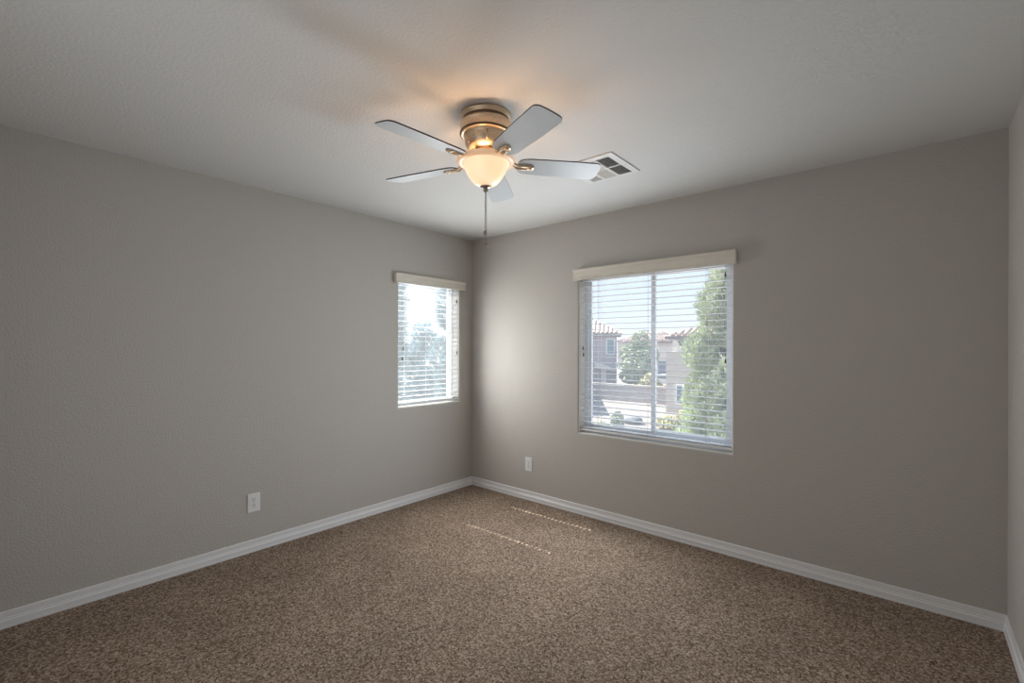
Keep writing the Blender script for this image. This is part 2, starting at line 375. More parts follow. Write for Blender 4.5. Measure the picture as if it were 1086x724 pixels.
def blind(label, P, hole, val, ladders, holes, lifts, tilts, rz):
    """along(a): offset from reveal start; val = (a0,a1,z0,z1)"""
    a0, a1, z0, z1 = hole; D = 0.045; g = 0.0025
    root = thing('window_blind', label, 'window blind', tuple(P((a0+a1)/2, z0, D)))
    def part(mb, name, m, parent=root):
        o = mb.build(name, m)
        o.parent = parent
        o.matrix_parent_inverse = Matrix.Translation(-Vector(root.location)) if parent is root else Matrix()
        return o
    # valance with moulded top and bottom lips and end returns
    m = MB(); v0, v1, vz0, vz1 = val; hv = vz1-vz0
    prof = [(-0.034, 0), (-0.0395, 0.003), (-0.0395, 0.016), (-0.037, 0.020), (-0.037, hv-0.024), (-0.0425, hv-0.016), (-0.0445, hv-0.004), (-0.0445, hv), (-0.030, hv), (-0.030, 0)]
    ra = [m.bm.verts.new(P(v0, vz0+z, d)) for d, z in prof]; rb = [m.bm.verts.new(P(v1, vz0+z, d)) for d, z in prof]
    n = len(prof)
    for i in range(n): m.bm.faces.new((ra[i], ra[(i+1) % n], rb[(i+1) % n], rb[i]))
    m.bm.faces.new(ra); m.bm.faces.new(rb)
    part(m, 'valance', M_VAL)
    for (p, q) in ((v0, v0+0.008), (v1-0.008, v1)):
        m = MB(); pbox(m, P, p, q, vz0+0.001, vz1-0.001, -0.0305, -0.001); part(m, 'valance_return', M_VAL)
    m = MB(); pbox(m, P, a0+0.004, a1-0.004, z1-0.052, z1-0.001, 0.016, 0.074, 0.003); part(m, 'headrail', M_SLAT)
    zb = z0+0.016
    m = MB(); pbox(m, P, a0+g, a1-g, zb, zb+0.018, D-0.0255, D+0.0255, 0.004); part(m, 'bottom_rail', M_SLAT)
    me = slat_mesh('slat', a1-a0-2*g, holes)
    zs = zb+0.018+0.010; pitch = 0.0445; k_ = 0
    ztop = z1-0.062
    while zs + k_*pitch < ztop:
        o = bpy.data.objects.new('slat', me); COL.objects.link(o); o.parent = root
        o.location = P(a0+g, zs+k_*pitch, D) - Vector(root.location); o.rotation_euler = (0, 0, rz)
        k_ += 1
    for h in ladders:                                       # ladders: a cord in front of and behind the slats, lift cord through the slots
        m = MB()
        for d in (D-0.0268, D+0.0268): m.tube([P(a0+g+h, zb+0.016, d), P(a0+g+h, z1-0.05, d)], 0.0011, 6)
        if h in holes: m.tube([P(a0+g+h-0.0115, zb+0.016, D+0.007), P(a0+g+h-0.0115, z1-0.05, D+0.007)], 0.0007, 5)
        part(m, 'ladder_cord', M_CORD)
    for nm, lst in (('lift_cord', lifts), ('tilt_cord', tilts)):
        for (a, zt, col) in lst:
            d = 0.012 if nm == 'lift_cord' else 0.010
            m = MB().tube([P(a, zt+0.03, d), P(a, z1-0.055, d)], 0.0009, 6)
            c = part(m, nm, M_CORD)
            T = Matrix.Translation(P(a, zt, d))
            t = part(MB().lathe([(0, -0.0), (0.0058, 0.001), (0.0066, 0.006), (0.0055, 0.016), (0.0035, 0.026), (0.0022, 0.032), (0, 0.032)], 14, T), 'tassel', M_TASSEL)
            t.parent = c; t.matrix_parent_inverse = Matrix.Translation(-Vector(root.location))
            c_inv = c.matrix_parent_inverse
            t.matrix_parent_inverse = Matrix()               # cord mesh already carries the room coordinates
    return root
a0, a1, z0, z1 = WIN2
blind('white slatted blind with cream valance over the wider right-hand window', PB, WIN2, (1.221, 2.474, 1.921, 2.012),
      (0.165, 0.59, 1.01), (0.165, 1.01), [(1.288, 1.352, 0), (1.293, 1.300, 0)], [(2.398, 1.845, 0), (2.400, 1.268, 0)], 0)
a0, a1, z0, z1 = WIN1
blind('white slatted blind with cream valance over the narrow left-hand window', PL, WIN1, (-0.935, -0.132, 1.922, 2.003),
      (0.106, 0.3485, 0.6205), (0.106, 0.6205), [(-0.825, 1.345, 0), (-0.835, 1.255, 0)], [(-0.205, 1.80, 0), (-0.200, 1.305, 0)], R(90))

# ------------------------------------------------------------------ wall outlets
def outlet(label, loc, rz):
    """local: x along the wall, -y into the room"""
    t = thing('wall_outlet', label, 'outlet', loc, rz, 'outlets low on the walls')
    MB().box((-0.0395, -0.0065, -0.0615), (0.0395, 0, 0.0615), bevel=0.0028).build('cover_plate', M_PLATE, t)
    for s in (-1, 1):
        c = s*0.0195; pts = []
        for i in range(28):
            a = 2*math.pi*i/28; pts.append((0.0172*math.cos(a), -0.0062, c + max(-0.0138, min(0.0138, 0.0172*math.sin(a)))))
        r = MB().prism(pts, (0, -0.0022, 0)).build('receptacle', M_PLATE, t)
        m = MB(); m.box((-0.0078, -0.0090, c+0.001), (-0.0050, -0.0080, c+0.0105)); m.build('slot', M_SLOT, r)
        m = MB(); m.box((0.0050, -0.0090, c+0.002), (0.0078, -0.0080, c+0.0095)); m.build('slot', M_SLOT, r)
        m = MB(); m.lathe([(0.0030, -0.0005), (0.0030, 0.0005)], 14, Matrix.Translation((0, -0.0085, c-0.0070)) @ Matrix.Rotation(R(90), 4, 'X')); m.build('ground_hole', M_SLOT, r)
    MB().lathe([(0, 0.0016), (0.002, 0.0014), (0.0032, 0.0004), (0.0032, -0.001)], 14, Matrix.Translation((0, -0.0066, 0)) @ Matrix.Rotation(R(90), 4, 'X')).build('screw', M_STEEL, t)
    return t
outlet('white duplex outlet on the left wall, away from the corner', (0, -2.041, 0.327), R(90))
outlet('white duplex outlet on the back wall, between the corner and wide window', (0.731, 0, 0.321), 0)

# ------------------------------------------------------------------ ceiling vent
vt = thing('ceiling_vent', 'square white ceiling air register with six louvered cells beyond the fan', 'vent', (1.9255, -0.828, H))
hx, hy = 0.175, 0.176
m = MB()
zf = -0.006
m.box((-hx, -hy, zf), (-hx+0.042, hy, 0), bevel=0.0015); m.box((hx-0.042, -hy, zf), (hx, hy, 0), bevel=0.0015)
m.box((-hx+0.042, -hy, zf), (hx-0.042, -hy+0.042, 0), bevel=0.0015); m.box((-hx+0.042, hy-0.024, zf), (hx-0.042, hy, 0), bevel=0.0015)
m.build('frame', M_VENT, vt)
iy0, iy1 = -hy+0.042, hy-0.024
m = MB(); m.box((-hx+0.035, iy0-0.01, -0.0012), (hx-0.035, iy1+0.01, -0.0004)); m.build('duct_opening', M_DUCT, vt)
cols = [(-0.133, -0.0625), (-0.0475, 0.0345), (0.0495, 0.1325)]; ym = (iy0+iy1)/2
m = MB()
m.box((-0.0625, iy0, -0.0065), (-0.0475, iy1, -0.001)); m.box((0.0345, iy0, -0.0065), (0.0495, iy1, -0.001))
for c in cols: m.box((c[0], ym-0.006, -0.0065), (c[1], ym+0.006, -0.001))
m.build('divider', M_VENT, vt)
for ci, c in enumerate(cols):
    for (y0, y1) in ((iy0, ym-0.006), (ym+0.006, iy1)):
        m = MB(); n = 8
        if ci == 1:                                          # middle cells: louvers across, facing the room
            for k in range(n):
                y = y0 + (k+0.5)*(y1-y0)/n
                m.box((c[0], -0.0078, -0.0006), (c[1], 0.0078, 0.0006), Matrix.Translation((0, y, -0.0045)) @ Matrix.Rotation(R(-38), 4, 'X'))
        else:
            sg = 1 if ci == 2 else -1
            for k in range(n):
                x = c[0] + (k+0.5)*(c[1]-c[0])/n
                m.box((-0.0042, y0, -0.0005), (0.0042, y1, 0.0005), Matrix.Translation((x, 0, -0.0042)) @ Matrix.Rotation(R(48)*sg, 4, 'Y'))
        m.build('louver_bank', M_VENT, vt)

# ------------------------------------------------------------------ ceiling fan
FAN = (1.848, -1.725, H); BULB_W = 2.6
fan = thing('ceiling_fan', 'flush-mount brass ceiling fan with five pale blades and a lit glass bowl', 'ceiling fan', FAN)
MB().lathe([(0.117, 0), (0.1175, -0.010), (0.112, -0.016), (0.106, -0.020), (0.106, -0.034), (0.112, -0.038)], 64).build('ceiling_canopy', M_BRASS, fan)
MB().lathe([(0.110, -0.036), (0.1185, -0.040), (0.1195, -0.046), (0.1165, -0.050), (0.1165, -0.080), (0.1195, -0.084), (0.1185, -0.090), (0.108, -0.094)], 64).build('motor_housing', M_BRASS, fan)
MB().lathe([(0.1065, -0.0205), (0.1075, -0.022), (0.1075, -0.032), (0.1065, -0.0335)], 64, cap=False).build('trim_band', M_BRONZE, fan)
MB().lathe([(0.1172, -0.0815), (0.1204, -0.0835), (0.1204, -0.0885), (0.1180, -0.0915)], 64, cap=False).build('trim_band', M_BRONZE, fan)
MB().lathe([(0.106, -0.092), (0.104, -0.100), (0.098, -0.104), (0.0985, -0.110), (0.096, -0.130), (0.090, -0.146), (0.080, -0.157), (0.066, -0.163), (0.058, -0.165)], 64).build('lower_motor_cover', M_BRASS, fan)
m = MB(); m.lathe([(0.058, -0.163), (0.056, -0.184), (0.059, -0.187), (0.062, -0.193), (0.058, -0.203), (0.040, -0.209), (0.030, -0.210)], 48)
m.build('switch_housing', M_BRASS, fan)
for k_ in range(6):
    a = k_*math.pi/3+0.3
    m = MB(); m.tube([(0.0995*math.cos(a), 0.0995*math.sin(a), -0.103), (0.0975*math.cos(a), 0.0975*math.sin(a), -0.131), (0.0915*math.cos(a), 0.0915*math.sin(a), -0.146)], 0.0035, 8)
    m.build('housing_rib', M_BRASS, fan)
# bowl: thick glass shell, open at the top
prof_o = [(0.1305, -0.192), (0.1315, -0.197), (0.126, -0.2025), (0.112, -0.2065), (0.1045, -0.214), (0.0985, -0.227), (0.0905, -0.245), (0.081, -0.263), (0.070, -0.280), (0.055, -0.296), (0.035, -0.308), (0.012, -0.312)]
prof_i = [(0.012, -0.308), (0.033, -0.304), (0.052, -0.2925), (0.0665, -0.277), (0.077, -0.261), (0.0865, -0.243), (0.0945, -0.2255), (0.1005, -0.2115), (0.110, -0.2030), (0.124, -0.1985), (0.127, -0.192)]
DZ = Matrix.Translation((0, 0, -0.015))
m = MB(); m.lathe(prof_o + prof_i + [prof_o[0]], 72, DZ, cap=False); m.build('glass_bowl', M_BOWL, fan)
m = MB()
for k_ in range(60):                                          # beaded rim
    a = 2*math.pi*k_/60; m.ball((0.1305*math.cos(a), 0.1305*math.sin(a), -0.2065), 0.0036, 1)
m.build('beaded_rim', M_RIM, fan)
MB().lathe([(0.1325, -0.1900), (0.1345, -0.1950), (0.1320, -0.2010), (0.1240, -0.2055), (0.1120, -0.2090), (0.1100, -0.2085), (0.1120, -0.2060), (0.1260, -0.2020), (0.1312, -0.1970), (0.1305, -0.1900), (0.1325, -0.1900)], 72, DZ, cap=False).build('bowl_rim', M_RIM, fan)
fin = MB().lathe([(0, -0.308), (0.0235, -0.309), (0.0265, -0.313), (0.022, -0.317), (0.012, -0.320), (0.0095, -0.323), (0.0115, -0.328), (0.0095, -0.335), (0.004, -0.339), (0, -0.340)], 32, DZ).build('finial', M_NICKEL, fan)
MB().tube([(0, 0, -0.19), (0, 0, -0.325)], 0.004, 8).build('centre_rod', M_BRASS, fan)
for a in (R(-57), R(63), R(183)):
    MB().lathe([(0, -0.019), (0.008, -0.017), (0.0135, -0.009), (0.015, 0), (0.0125, 0.009), (0.007, 0.015), (0.0065, 0.020), (0, 0.020)], 20,
             Matrix.Translation((0.050*math.cos(a), 0.050*math.sin(a), -0.262))).build('light_bulb', M_BULB, fan)
    pl = bpy.data.lights.new('bulb_light', 'POINT'); pl.energy = BULB_W; pl.color = (1.0, 0.62, 0.36); pl.shadow_soft_size = 0.012
    plo = bpy.data.objects.new('bulb_light', pl); COL.objects.link(plo); plo.parent = fan
    plo.location = (0.045*math.cos(a), 0.045*math.sin(a), -0.230)
for (dx, zt, nm) in ((-0.0035, 1.900, 'long'), (0.004, 1.843, 'short')):
    z1_ = -0.352; z0_ = zt - H
    m = MB().tube([(dx*0.4, 0.0, z1_), (dx, 0, z1_-0.03), (dx, 0, z0_)], 0.0014, 6)
    zz = z1_-0.01
    while zz > z0_: m.ball((dx, 0, zz), 0.0023, 1); zz -= 0.0065
    c = m.build('pull_chain', M_NICKEL, fan)
    MB().lathe([(0, 0.013), (0.003, 0.012), (0.0075, 0.007), (0.0095, 0), (0.0085, -0.006), (0.004, -0.010), (0, -0.0105)], 20, Matrix.Translation((dx, 0, z0_))).build('fob', M_NICKEL, c)

def blade_pts():
    r0, r1 = 0.150, 0.545; pts = []
    w0, w1 = 0.055, 0.065
    for (x, y, q, n) in (): pass
    def corner(cx, cy, rad, a_0, a_1, n):
        return [(cx+rad*math.cos(R(a_0+(a_1-a_0)*i/n)), cy+rad*math.sin(R(a_0+(a_1-a_0)*i/n))) for i in range(n+1)]
    p = corner(r1-0.028, w1-0.028, 0.028, 90, 12, 6)          # outer corner, tip slightly bowed
    q = [(r1+0.0015, 0.018), (r1+0.0015, -0.018)]
    p2 = [(x, -y) for (x, y) in reversed(p)]
    s = [(0.40, -w1), (0.27, -w1+0.004), (0.20, -w0-0.004)]
    c = corner(r0+0.035, -w0+0.035, 0.035, 270, 180, 6)
    c2 = [(x, -y) for (x, y) in reversed(c)]
    s2 = [(x, -y) for (x, y) in reversed(s)]
    return p + q + p2 + s + c + c2 + s2
for k_ in range(5):
    az = R(-20.7 + 72*k_); PZ = -0.219
    T = Matrix.Rotation(az, 4, 'Z') @ Matrix.Translation((0, 0, PZ)) @ Matrix.Rotation(R(-12), 4, 'X')
    m = MB(); P_ = blade_pts()
    lo = [m.bm.verts.new(T @ Vector((x, y, -0.003))) for x, y in P_]; hi = [m.bm.verts.new(T @ Vector((x, y, 0.003))) for x, y in P_]
    m.mi = 0; f1 = m.bm.faces.new(lo); f2 = m.bm.faces.new(hi); f2.material_index = 0
    for i in range(len(P_)):
        f = m.bm.faces.new((lo[i], lo[(i+1) % len(P_)], hi[(i+1) % len(P_)], hi[i])); f.material_index = 1
    m.build('fan_blade', [M_BLADE, M_BLEDGE], fan)
    m = MB()                                                   # blade iron: arm from the motor, forked plate under the blade root
    A = Matrix.Rotation(az, 4, 'Z')
    def arm(y0, y1):
        pts = [A @ Vector((0.050, y0*0.5, -0.176)), A @ Vector((0.085, y0, -0.186)), A @ Vector((0.118, y0, -0.205)), T @ Vector((0.150, y1, -0.008)), T @ Vector((0.200, y1, -0.007))]
        m.tube(pts, [0.007, 0.007, 0.0065, 0.006, 0.0055], 10)
    arm(-0.011, -0.012); arm(0.011, 0.012)
    m.box((0.172, -0.020, -0.0085), (0.212, 0.020, -0.0032), T, bevel=0.002)
    m.lathe([(0, -0.0125), (0.014, -0.012), (0.0175, -0.008), (0.0175, -0.0032)], 20, T @ Matrix.Translation((0.212, 0, 0)))
    ir = m.build('blade_iron', M_BRASS, fan)
    for (x, y) in ((0.182, 0.010), (0.182, -0.010), (0.214, 0)):
        zc = -0.0125 if x > 0.2 else -0.0085
        MB().lathe([(0, zc-0.0030), (0.003, zc-0.0026), (0.0044, zc-0.001), (0.0044, zc+0.001)], 12, T @ Matrix.Translation((x, y, 0))).build('screw', M_NICKEL, ir)

# ------------------------------------------------------------------ outside
GZ = -3.3
M_GRAVEL = mat('pale desert gravel', (0.27, 0.235, 0.215), 0.9, noise=(1.2, 0.18), bump=(9, 0.5, 0.05))
M_STUC_P = mat('mauve stucco', (0.46, 0.385, 0.40), 0.9, noise=(2, 0.05))
M_STUC_T = mat('tan stucco', (0.62, 0.56, 0.49), 0.9, noise=(2, 0.05))
M_STUC_W = mat('pale stucco', (0.70, 0.66, 0.61), 0.9, noise=(2, 0.05))
M_TILE = mat('clay roof tile', (0.46, 0.37, 0.33), 0.85, noise=(3, 0.2))
M_FASCIA = mat('fascia paint', (0.26, 0.24, 0.26), 0.8)
M_FENCE = mat('block wall', (0.46, 0.41, 0.39), 0.9, noise=(3, 0.08))
M_WHITE = mat('white paint', (0.78, 0.78, 0.78), 0.6)
M_PANE = mat('dark pane', (0.22, 0.28, 0.32), 0.1)
M_GAR = mat('garage door paint', (0.24, 0.26, 0.32), 0.6)
M_BARK = mat('bark', (0.13, 0.09, 0.065), 0.9, noise=(12, 0.3))
M_PINE = mat('pine needles', (0.50, 0.55, 0.38), 0.8, noise=(1.5, 0.35))
M_PINE2 = mat('blue-green needles', (0.40, 0.50, 0.52), 0.8, noise=(1.5, 0.3))
M_LEAF = mat('olive leaves', (0.36, 0.40, 0.26), 0.8, noise=(1.5, 0.35))
M_SHRUB = mat('yellow-green shrub leaves', (0.52, 0.50, 0.28), 0.8, noise=(2.5, 0.3))
M_ROCK = mat('grey boulder', (0.22, 0.22, 0.23), 0.9, noise=(4, 0.2))
M_HILL = mat('far hillside', (0.30, 0.28, 0.30), 1.0, noise=(0.02, 0.1))
M_CAR = mat('white car paint', (0.75, 0.76, 0.78), 0.3)
M_TYRE = mat('tyre rubber', (0.03, 0.03, 0.03), 0.8)

m = MB(); m.box((-220, -60, GZ-0.5), (160, 320, GZ)); struct(m.build('ground', M_GRAVEL))
rnd = random.Random(3)
m = MB(); N = 60
pr = []
for i in range(N+1):
    a = R(20) + R(140)*i/N
    hgt = 6 + 10*abs(math.sin(i*0.37)) + rnd.uniform(0, 4)
    pr.append((Vector((math.cos(a)*420, math.sin(a)*420, GZ-1)), Vector((math.cos(a)*450, math.sin(a)*450, GZ+hgt)), Vector((math.cos(a)*520, math.sin(a)*520, GZ-1))))
vv = [[m.bm.verts.new(q) for q in r_] for r_ in pr]
for a_, b_ in zip(vv, vv[1:]):
    for j in range(2): m.bm.faces.new((a_[j], b_[j], b_[j+1], a_[j+1]))
struct(m.build('hills', M_HILL))

def tile_roof(root, x0, x1, y0, y1, zE, zR, name='roof', over=0.5, ridge_dir='x', m_=M_TILE):
    """hip roof with rows of barrel tiles running down the slope"""
    m = MB(); X0, X1, Y0, Y1 = x0-over, x1+over, y0-over, y1+over
    hw = (Y1-Y0)/2; ym_ = (Y0+Y1)/2
    ra, rb = Vector((X0+hw, ym_, zR)), Vector((X1-hw, ym_, zR))
    if ra.x > rb.x: ra = rb = Vector(((X0+X1)/2, ym_, zR))
    c = [Vector((X0, Y0, zE)), Vector((X1, Y0, zE)), Vector((X1, Y1, zE)), Vector((X0, Y1, zE))]
    m.bm.faces.new([m.bm.verts.new(p) for p in (c[0], c[1], rb, ra)]) if ra != rb else m.bm.faces.new([m.bm.verts.new(p) for p in (c[0], c[1], ra)])
    m.bm.faces.new([m.bm.verts.new(p) for p in (c[1], c[2], rb)])
    m.bm.faces.new([m.bm.verts.new(p) for p in ((c[2], c[3], ra, rb) if ra != rb else (c[2], c[3], ra))])
    m.bm.faces.new([m.bm.verts.new(p) for p in (c[3], c[0], ra)])
    m.bm.faces.new([m.bm.verts.new(p) for p in c])
    def on_roof(x, y):
        k1 = (y-Y0)/hw; k2 = (Y1-y)/hw; k3 = (x-X0)/hw; k4 = (X1-x)/hw
        return zE + (zR-zE)*max(0, min(k1, k2, k3, k4, 1))
    x = X0+0.2
    while x < X1:                                              # front slope
        top = min(hw, x-X0, X1-x)
        if top > 0.4: m.tube([(x, Y0, zE+0.03), (x, Y0+top, on_roof(x, Y0+top)+0.03)], 0.13, 6)
        x += 0.42
    y = Y0+0.2
    while y < Y1:                                              # right-hand slope
        top = min(hw, y-Y0, Y1-y)
        if top > 0.4: m.tube([(X1, y, zE+0.03), (X1-top, y, on_roof(X1-top, y)+0.03)], 0.13, 6)
        y += 0.42
    r_ = m.build(name, m_, root, normals=False)
    f = MB(); f.box((X0+0.05, Y0+0.05, zE-0.22), (X1-0.05, Y1-0.05, zE-0.01)); f.build('fascia', M_FASCIA, root)
    return r_
def house_window(root, x0, x1, z0, z1, y, mframe=M_WHITE):
    m = MB(); t = 0.12
    m.box((x0, y-0.06, z0), (x0+t, y, z1)); m.box((x1-t, y-0.06, z0), (x1, y, z1)); m.box((x0+t, y-0.06, z0), (x1-t, y, z0+t)); m.box((x0+t, y-0.06, z1-t), (x1-t, y, z1))
    f = m.build('window_frame', mframe, root)
    MB().box((x0+t, y-0.03, z0+t), (x1-t, y-0.005, z1-t)).build('window_pane', M_PANE, f)

# mauve house, left of the view: built about its right front corner, turned 28 degrees towards our house
PHI = R(28); Y1_ = 38.0
cA = on_y(654, 353.5, Y1_); zE = cA.z - GZ
hA = thing('house', 'mauve stucco house with tiled roof at the left of the window view', 'house', (cA.x, Y1_, GZ), PHI)
def on_front(u, v):
    """local (x along the front, height) where the line of sight meets the front wall"""
    n = Vector((math.sin(PHI), -math.cos(PHI), 0)); d = ray(u, v); p0 = Vector((cA.x, Y1_, 0))
    P_ = CAM + d*((p0-CAM).dot(n)/d.dot(n))
    return (P_-p0).dot(Vector((math.cos(PHI), math.sin(PHI), 0))), P_.z-GZ
MB().box((-12, 0, 0), (0, 5.6, zE-0.1)).build('wall', M_STUC_P, hA)
tile_roof(hA, -12, 0, 0, 5.6, zE, zE+1.75)
(ax, az_), (bx, bz_) = on_front(642.8, 358.5), on_front(652.2, 376); house_window(hA, ax, bx, bz_, az_, 0)
(ax, az_), (bx, bz_) = on_front(631, 383), on_front(653, 391)
MB().prism([(ax, -0.9, az_), (ax, -0.9, az_-0.6), (bx, -0.9, bz_-0.2), (bx, -0.9, bz_)], (0, 0.9, 0)).build('porch_roof', M_STUC_W, hA)
(ax, az_), (bx, bz_) = on_front(638, 391), on_front(643, 406)
MB().box((ax, -0.08, 0), (bx, 0, az_), bevel=0.02).build('door', M_WHITE, hA)
(ax, az_), (bx, bz_) = on_front(652.5, 385), on_front(655.5, 389)
MB().box((ax, -0.25, bz_), (bx-0.05, 0, az_), bevel=0.04).build('wall_lamp', M_WHITE, hA)
def off(o, root):
    o.matrix_parent_inverse = Matrix.Translation(-Vector(root.location)); return o

# tan house, right of the view
Y2_ = 31.0
p = on_y(716, 359, Y2_); xl2 = p.x; zE2 = on_y(710, 356.5, Y2_).z
xr2 = xl2 + 14
hB = thing('house', 'tan stucco house with a white framed window behind the tall pine', 'house', (xl2+7, Y2_+5, GZ))
MB().box((xl2, Y2_, GZ), (xr2, Y2_+10, zE2-0.1)).build('wall', mat('shaded stucco', (0.34, 0.36, 0.40), 0.9, noise=(2, 0.05)), hB)  # shade under the eave is put into this upper wall's grey
tile_roof(hB, xl2, xr2, Y2_, Y2_+10, zE2, zE2+2.2, over=0.6)
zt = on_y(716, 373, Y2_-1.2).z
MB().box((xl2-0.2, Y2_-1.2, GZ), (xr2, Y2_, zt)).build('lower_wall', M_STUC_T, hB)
a = on_y(711.5, 359, Y2_); b = on_y(718, 372.5, Y2_)
MB().prism([(xl2-0.05, Y2_-0.35, zE2-0.3), (xl2+0.25, Y2_-0.35, zE2-0.3), (xl2+0.75, Y2_-0.35, zt), (xl2-0.05, Y2_-0.35, zt)], (0, 0.35, 0)).build('corner_wedge', M_STUC_W, hB)  # pale wedge at the upper wall's left edge
a = on_y(716.5, 407.5, Y2_-1.2); b = on_y(737, 430, Y2_-1.2); house_window(hB, a.x, b.x, b.z, a.z, Y2_-1.2)
a = on_y(725, 407.5, Y2_-1.2)
MB().box((a.x-0.07, Y2_-1.29, b.z+0.1), (a.x+0.07, Y2_-1.2, a.z-0.1)).build('mullion', M_WHITE, hB)

# pale house far behind, with a garage
Y3_ = 58.0
a = on_y(664, 352, Y3_); b = on_y(722, 361, Y3_); zE3 = on_y(705, 362, Y3_).z
hC = thing('house', 'pale stucco house with a dark garage door far beyond the block wall', 'house', ((a.x+b.x)/2, Y3_+4, GZ))
MB().box((a.x, Y3_, GZ), (b.x, Y3_+9, zE3-0.1)).build('wall', M_STUC_W, hC)
tile_roof(hC, a.x, b.x, Y3_, Y3_+9, zE3, zE3+1.7)
p = on_y(698, 383, Y3_); q = on_y(714, 400, Y3_)
MB().box((p.x, Y3_-0.06, GZ), (q.x, Y3_, p.z), bevel=0.02).build('garage_door', M_GAR, hC)
p = on_y(690.5, 366, Y3_); q = on_y(695, 374, Y3_); house_window(hC, p.x, q.x, q.z, p.z, Y3_)
Y4_ = 95.0
a = on_y(655, 350, Y4_); b = on_y(700, 361, Y4_)
hD = thing('house', 'small beige house roof farthest away beside the utility pole', 'house', ((a.x+b.x)/2, Y4_+5, GZ))
MB().box((a.x, Y4_, GZ), (b.x, Y4_+10, b.z)).build('wall', M_STUC_T, hD)
tile_roof(hD, a.x, b.x, Y4_, Y4_+10, b.z, b.z+2.2)
for o in list(bpy.data.objects):
    if o.parent in (hB, hC, hD): off(o, o.parent)

# block wall between the lots
Y5_ = 34.0
a = on_y(600, 404, Y5_); b = on_y(712, 405, Y5_)
m = MB(); m.box((a.x-4, Y5_, GZ), (b.x, Y5_+0.2, a.z-0.08)); gw = m.build('garden_wall', M_FENCE)
tag(gw, 'long low block wall across the gravel yards', 'garden wall')
m = MB(); m.box((a.x-4, Y5_-0.05, a.z-0.08), (b.x, Y5_+0.25, a.z+0.02)); m.build('cap', M_STUC_T, gw)

# single-storey building just left of the window view; its roof edge shades the corner of the yard
m = MB(); m.prism([(-22.9, 36.2, GZ), (-15.8, 25.3, GZ), (-24.0, 20.0, GZ), (-31.0, 31.0, GZ)], (0, 0, 4.0)); struct(m.build('wall_neighbour', M_STUC_P))
# parked car in front of the garage
p = on_y(705, 402, 52.0)
car = thing('car', 'white parked car in front of the dark garage door', 'car', (p.x, 52.0, GZ))
m = MB(); m.prism([(-2.1, -0.85, 0.35), (-2.15, -0.85, 0.75), (-1.2, -0.85, 0.95), (-0.55, -0.85, 1.45), (0.95, -0.85, 1.45), (1.65, -0.85, 0.98), (2.1, -0.85, 0.9), (2.15, -0.85, 0.35)], (0, 1.7, 0)); m.build('body', M_CAR, car)
m = MB(); m.prism([(-1.0, -0.87, 0.98), (-0.5, -0.87, 1.36), (0.9, -0.87, 1.36), (1.35, -0.87, 0.98)], (0, 1.74, 0)); m.build('side_windows', M_PANE, car)
for x in (-1.35, 1.35):
    for y in (-0.80, 0.80):
        MB().lathe([(0, -0.1), (0.33, -0.1), (0.33, 0.1), (0, 0.1)], 20, Matrix.Translation((x, y, 0.33)) @ Matrix.Rotation(R(90), 4, 'X')).build('wheel', M_TYRE, car)
p = on_y(683, 360, 70.0)
m = MB(); m.tube([(p.x, 70, GZ), (p.x, 70, on_y(683, 349.5, 70).z)], [0.16, 0.11], 8); up = m.build('utility_pole', M_BARK); tag(up, 'thin dark utility pole rising behind the round tree', 'utility pole')
m = MB(); m.box((p.x-0.9, 69.9, on_y(683, 351, 70).z), (p.x+0.9, 70.1, on_y(683, 350.4, 70).z)); m.build('crossarm', M_BARK, up)

# trees and shrubs
def leaf_cloud(m, rnd, blobs, n, size, needle=False):
    tot = sum(b[3] for b in blobs)
    for _ in range(n):
        q = rnd.uniform(0, tot)
        for b in blobs:
            q -= b[3]
            if q <= 0: break
        d = Vector((rnd.gauss(0, 1), rnd.gauss(0, 1), rnd.gauss(0, 1))).normalized()
        rr = rnd.uniform(0.55, 1.0)**0.6
        c = Vector(b[0]) + Vector((d.x*b[1]*rr, d.y*b[1]*rr, d.z*b[2]*rr))
        s = size*rnd.uniform(0.6, 1.4)
        if needle:
            up = (d*0.6 + Vector((0, 0, 0.7))).normalized()
            for _k in range(7):
                t = (up + Vector((rnd.uniform(-.7, .7), rnd.uniform(-.7, .7), rnd.uniform(-.5, .7)))).normalized()
                sd = t.cross(Vector((rnd.gauss(0, 1), rnd.gauss(0, 1), rnd.gauss(0, 1)))).normalized()*s*0.075
                m.quad([c-sd, c+sd, c+t*s+sd*0.3, c+t*s-sd*0.3])
        else:
            t = Vector((rnd.gauss(0, 1), rnd.gauss(0, 1), rnd.gauss(0, 1))).normalized(); sd = t.orthogonal().normalized()
            m.quad([c-t*s*0.5, c+sd*s*0.32, c+t*s*0.5, c-sd*s*0.32])
def tree(name, label, base, height, crown, n, size, material, seed, needle=False, trunk_r=0.15, lean=(0, 0), cat='tree', group=None):
    """crown: list of (relative centre, horizontal radius, vertical radius)"""
    rnd = random.Random(seed)
    t = thing(name, label, cat, tuple(base), 0, group)
    blobs = [(Vector(c), rh, rv, rh*rh*rv) for c, rh, rv in crown]
    m = MB(); leaf_cloud(m, rnd, blobs, n, size, needle); m.build('foliage', material, t, normals=False)
    m = MB(); m.tube([(0, 0, -0.05), (lean[0]*0.4, lean[1]*0.4, height*0.4), (lean[0], lean[1], height*0.9)], [trunk_r, trunk_r*0.75, trunk_r*0.25], 8)
    for b in blobs[:24]:
        if b[0].z > height*0.2:
            s = Vector((lean[0]*0.6, lean[1]*0.6, b[0].z*0.72)); m.tube([s, s.lerp(b[0], 0.9)], [trunk_r*0.35, trunk_r*0.12], 5)
    m.build('trunk', M_BARK, t)
    return t
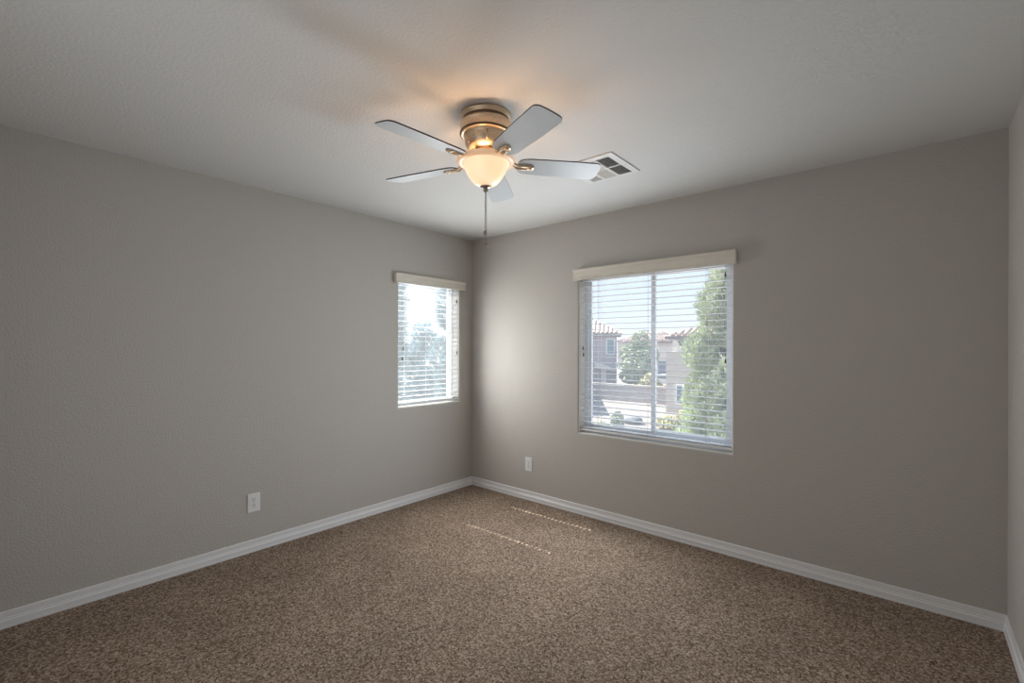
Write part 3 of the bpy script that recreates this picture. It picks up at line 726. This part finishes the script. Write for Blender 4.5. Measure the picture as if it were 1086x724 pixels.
def pine_crown(rnd, h, r, z0, n):
    out_ = []
    for i in range(n):
        z = z0 + (h-z0)*(i+0.5)/n; k = 1-(z-z0)/(h-z0)
        rad = r*(0.25+0.75*k**0.8)
        for j in range(3):
            a = rnd.uniform(0, 2*math.pi); q = rad*rnd.uniform(0.3, 0.75)
            out_.append(((q*math.cos(a), q*math.sin(a), z), rad*rnd.uniform(0.35, 0.6), (h-z0)/n*rnd.uniform(0.6, 1.0)))
    return out_
rr_ = random.Random(17)
p = on_y(767, 470, 12.5); top = on_y(767, 235, 12.5).z
tree('pine_tree', 'tall green pine at the right edge of the wide window view', (p.x, 12.5, GZ), top-GZ, pine_crown(rr_, top-GZ, 1.38, 1.0, 10), 6500, 0.22, M_PINE, 1, True, 0.16)
p = on_y(677, 400, 37.6)
zt_ = on_y(677, 346, 37.6).z - GZ
tree('round_tree', 'round olive-green tree rising behind the low block wall', (p.x, 37.6, GZ), zt_, [((0.2, 0, zt_*0.80), 0.85, 0.95), ((-0.8, 0, zt_*0.62), 1.0, 0.9), ((0.9, 0, zt_*0.60), 1.1, 0.9), ((0, -0.5, zt_*0.45), 1.5, 0.9), ((-0.2, 0, zt_*0.3), 1.6, 0.8)], 4200, 0.26, M_LEAF, 2)
for (u, v, y, h, rad, mt, sd, lab) in (
        (655, 455, 15.5, 1.0, 0.35, M_LEAF, 21, 'thin young sapling standing alone in the gravel yard'),
        (634, 458, 15.0, 0.55, 0.75, M_SHRUB, 22, 'low shrub in the dark shadow at the left of the yard'),
        (708, 455, 16.5, 0.75, 0.7, M_SHRUB, 23, 'yellow-green shrub just right of the window mullion'),
        (733, 447, 16.0, 0.75, 0.9, M_SHRUB, 24, 'broad yellow-green shrub below the white framed window'),
        (750, 462, 14.5, 0.7, 0.7, M_LEAF, 25, 'dark olive shrub near the foot of the pine')):
    p = on_y(u, v, y)
    g = on_z(u, v, GZ)
    tree('shrub' if h < 0.9 else 'sapling', lab, g, h, [((0, 0, h*0.55), rad, h*0.5), ((rad*0.5, 0.1, h*0.45), rad*0.6, h*0.4), ((-rad*0.5, -0.1, h*0.45), rad*0.6, h*0.4)], 900, 0.11, mt, sd, False, 0.03, cat='shrub' if h < 0.9 else 'sapling')
p = on_y(690, 404, 34.95)
tree('shrub', 'rounded yellow-green bush beside the round tree behind the low wall', (p.x, 34.95, GZ), 2.6, [((0, 0, 1.8), 0.6, 0.75), ((-0.5, 0, 1.4), 0.55, 0.7), ((0.5, 0, 1.3), 0.55, 0.7)], 2200, 0.22, M_SHRUB, 27, False, 0.06, cat='shrub')
g = on_z(671, 449, GZ)
m = MB(); m.ball((0, 0, 0.22), 0.62, 3, 0.06, random.Random(5), (1, 0.8, 0.5)); bo = m.build('boulder', M_ROCK); bo.location = g; tag(bo, 'grey boulder lying on the gravel beside the sapling', 'boulder')

# big pines outside the narrow window
rr_ = random.Random(12)
for (u, x_, vtop, rad, sd, lab) in ((483, -8.5, 262, 1.25, 41, 'blue-green pine filling the right side of the narrow window'),
                                (414, -10.0, 285, 0.85, 42, 'blue-green pine at the left edge of the narrow window'),
                                (446, -15.0, 346, 1.7, 43, 'lower bushy pine between the two pines outside the narrow window')):
    p = on_x(u, 400, x_); top = on_x(u, vtop, x_).z
    tree('pine_tree', lab, (x_, p.y, GZ), top-GZ, pine_crown(rr_, top-GZ, rad, 0.6, 9), 4600, 0.24, M_PINE2, sd, True, 0.17)
